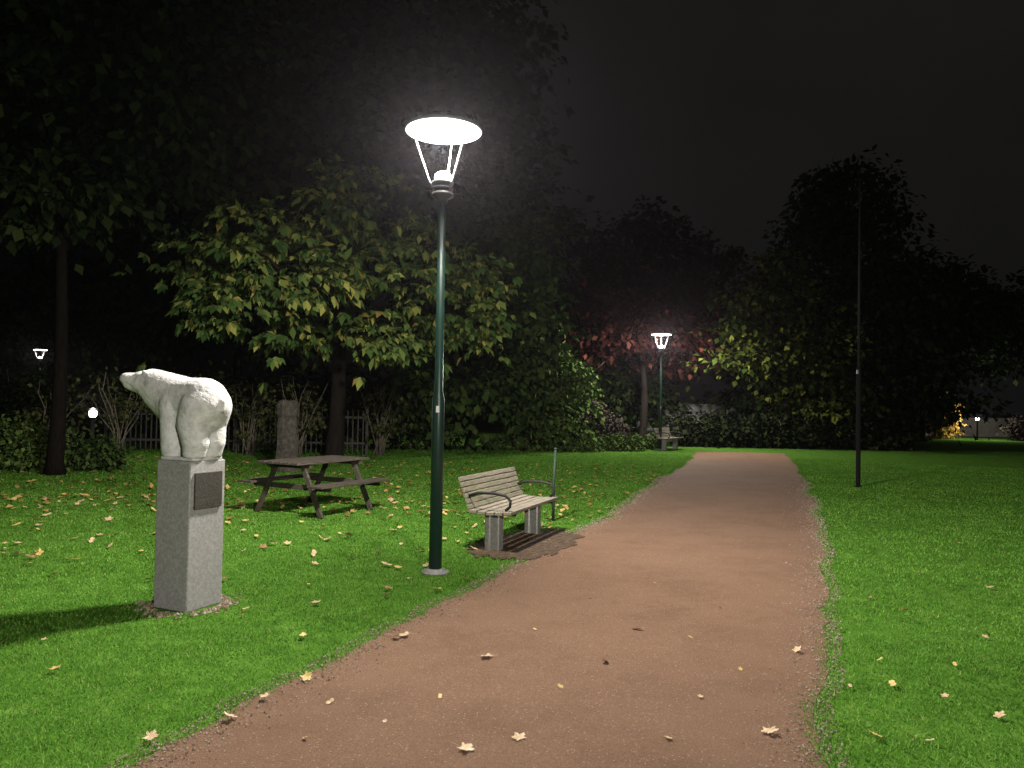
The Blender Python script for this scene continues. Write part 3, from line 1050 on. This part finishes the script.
# low pale wall beyond the hedge
r = empty('low_wall', (6.5, 39.5, 0))
MB().box((3.4, 0, .82), (7, .25, 1.64)).build('masonry', M['wall'], r)
MB().box((3.4, 0, 1.68), (7.1, .34, .08)).build('coping', M['wall'], r, bevel=.01)
tag(r, 'low pale wall glimpsed beyond the hedge at the path end', 'wall')
r = empty('garden_wall', (29.5, 48.5, 0))
MB().box((0, 0, .55), (8, .25, 1.1)).build('masonry', M['wallpale'], r)
MB().box((0, 0, 1.14), (8.1, .34, .08)).build('coping', M['wallpale'], r, bevel=.01)
tag(r, 'dim garden wall behind the bollard lamp at far right', 'wall')


# ------------------------------------------------------------------ fallen leaves
def leaf_mesh(name, m, lobed, seed):
    rd = random.Random(seed)
    n = 30
    vs = [(0, 0, .006)]
    for k in range(n):
        a = 2 * math.pi * k / n
        if lobed:
            rr = .55 + .38 * abs(math.cos(2.5 * (a - math.pi / 2))) ** 1.4 + .08 * math.cos(15 * a)
            if math.sin(a) < -.8: rr *= .6
        else:
            rr = .36 + .64 * abs(math.sin(a)) ** 2.0
        rr *= .06
        x, y = rr * math.cos(a), rr * math.sin(a)
        z = .006 + 3.0 * x * x * (1 + rd.uniform(-.3, .3)) + 2.0 * y * y + rd.uniform(-.002, .003)
        vs.append((x, y, z))
    fs = [(0, 1 + k, 1 + (k + 1) % n) for k in range(n)]
    b = MB().add(vs, fs)
    b.tube([(0, -.02, .007), (0, -.055, .012), (.006, -.09, .018)], [.0015, .0013, .001], 4)
    o = b.build(name, m)
    me = o.data
    bpy.data.objects.remove(o)
    return me


LM = [leaf_mesh('fallen_leaf', M[m], lb, i) for i, (m, lb) in enumerate([('leafA', True), ('leafB', True), ('leafC', True), ('leafA', False), ('leafB', False), ('leafB', True)])]


def put_leaf(x, y, z, size, label, group, mi=None):
    o = bpy.data.objects.new('fallen_leaf', LM[random.randrange(len(LM)) if mi is None else mi])
    o.location = (x, y, z)
    o.rotation_euler = (random.gauss(0, .25), random.gauss(0, .25), random.uniform(0, 6.28))
    o.scale = (size,) * 3
    link(o)
    tag(o, label, 'leaf', group)


pl_ = [(487, 660), (606, 665), (519, 742), (637, 632), (465, 753), (405, 638), (770, 735), (797, 653), (535, 632), (700, 700), (668, 742), (440, 700), (590, 600), (720, 610), (760, 560), (655, 585), (560, 690), (385, 725), (305, 742), (330, 705), (740, 672), (690, 640)]
for px, py in pl_:
    p = gp(px, py)
    big = (px, py) in pl_[:8]
    put_leaf(p.x, p.y, .018, random.uniform(.6, .85) if big else random.uniform(.25, .42), 'dry fallen leaf lying on the red gravel path', 'leaves fallen on the path', random.choice((1, 5, 1, 4)) if big else None)
for px, py in [(880, 663), (893, 688), (955, 668), (1012, 665), (850, 690), (905, 612), (945, 700), (985, 640), (875, 740), (930, 745), (1000, 720), (840, 632), (990, 590), (920, 575), (870, 600), (960, 545)]:
    p = gp(px, py)
    put_leaf(p.x, p.y, .022, random.uniform(.35, .7), 'fallen leaf lying in the grass right of the path', 'leaves fallen on the right lawn')
cnt = 0
while cnt < 285:
    y = 4.4 + 8.0 * random.random() ** .5
    x = random.uniform(-7.6 if y > 7 else -.66 * y - .4, float(xl(y)) - .1)
    if blocked(np.array([x]), np.array([y]))[0]: continue
    put_leaf(x, y, .024, random.uniform(.45, 1.0) * (1 if y > 6.5 else .75), 'yellow or brown fallen leaf lying in the grass left of the path', 'leaves fallen on the left lawn')
    cnt += 1
for px, py in [(265, 701), (229, 721), (306, 681), (55, 673), (150, 742), (395, 640)]:
    p = gp(px, py)
    put_leaf(p.x, p.y, .024, random.uniform(.55, .8), 'yellow or brown fallen leaf lying in the grass left of the path', 'leaves fallen on the left lawn', random.choice((0, 1)))
n = 1100
y = 10.5 + 10 * rng.random(n); x = -10 + rng.random(n) * (xl(y) + 9.8)
ok = ~blocked(x, y)
x, y = x[ok], y[ok]; n = len(x)
P = np.stack([x, y, np.full(n, .035)], 1)
D = rng.normal(size=(n, 3)) * np.array([1, 1, .15]); U = np.array([0, 0, 1.]) + rng.normal(size=(n, 3)) * .2
Ls = rng.uniform(.06, .13, n)
mfl = leaf_mat('far_fallen_leaves', [(.13, .07, .025), (.32, .21, .07), (.52, .38, .13)], trans=.1)
tag(np_mesh('leaf_litter', leaf_quads(P, D, U, Ls, Ls * .38), 4, mfl), 'scattered small yellow leaves across the back of the left lawn', 'leaf litter', kind='stuff')
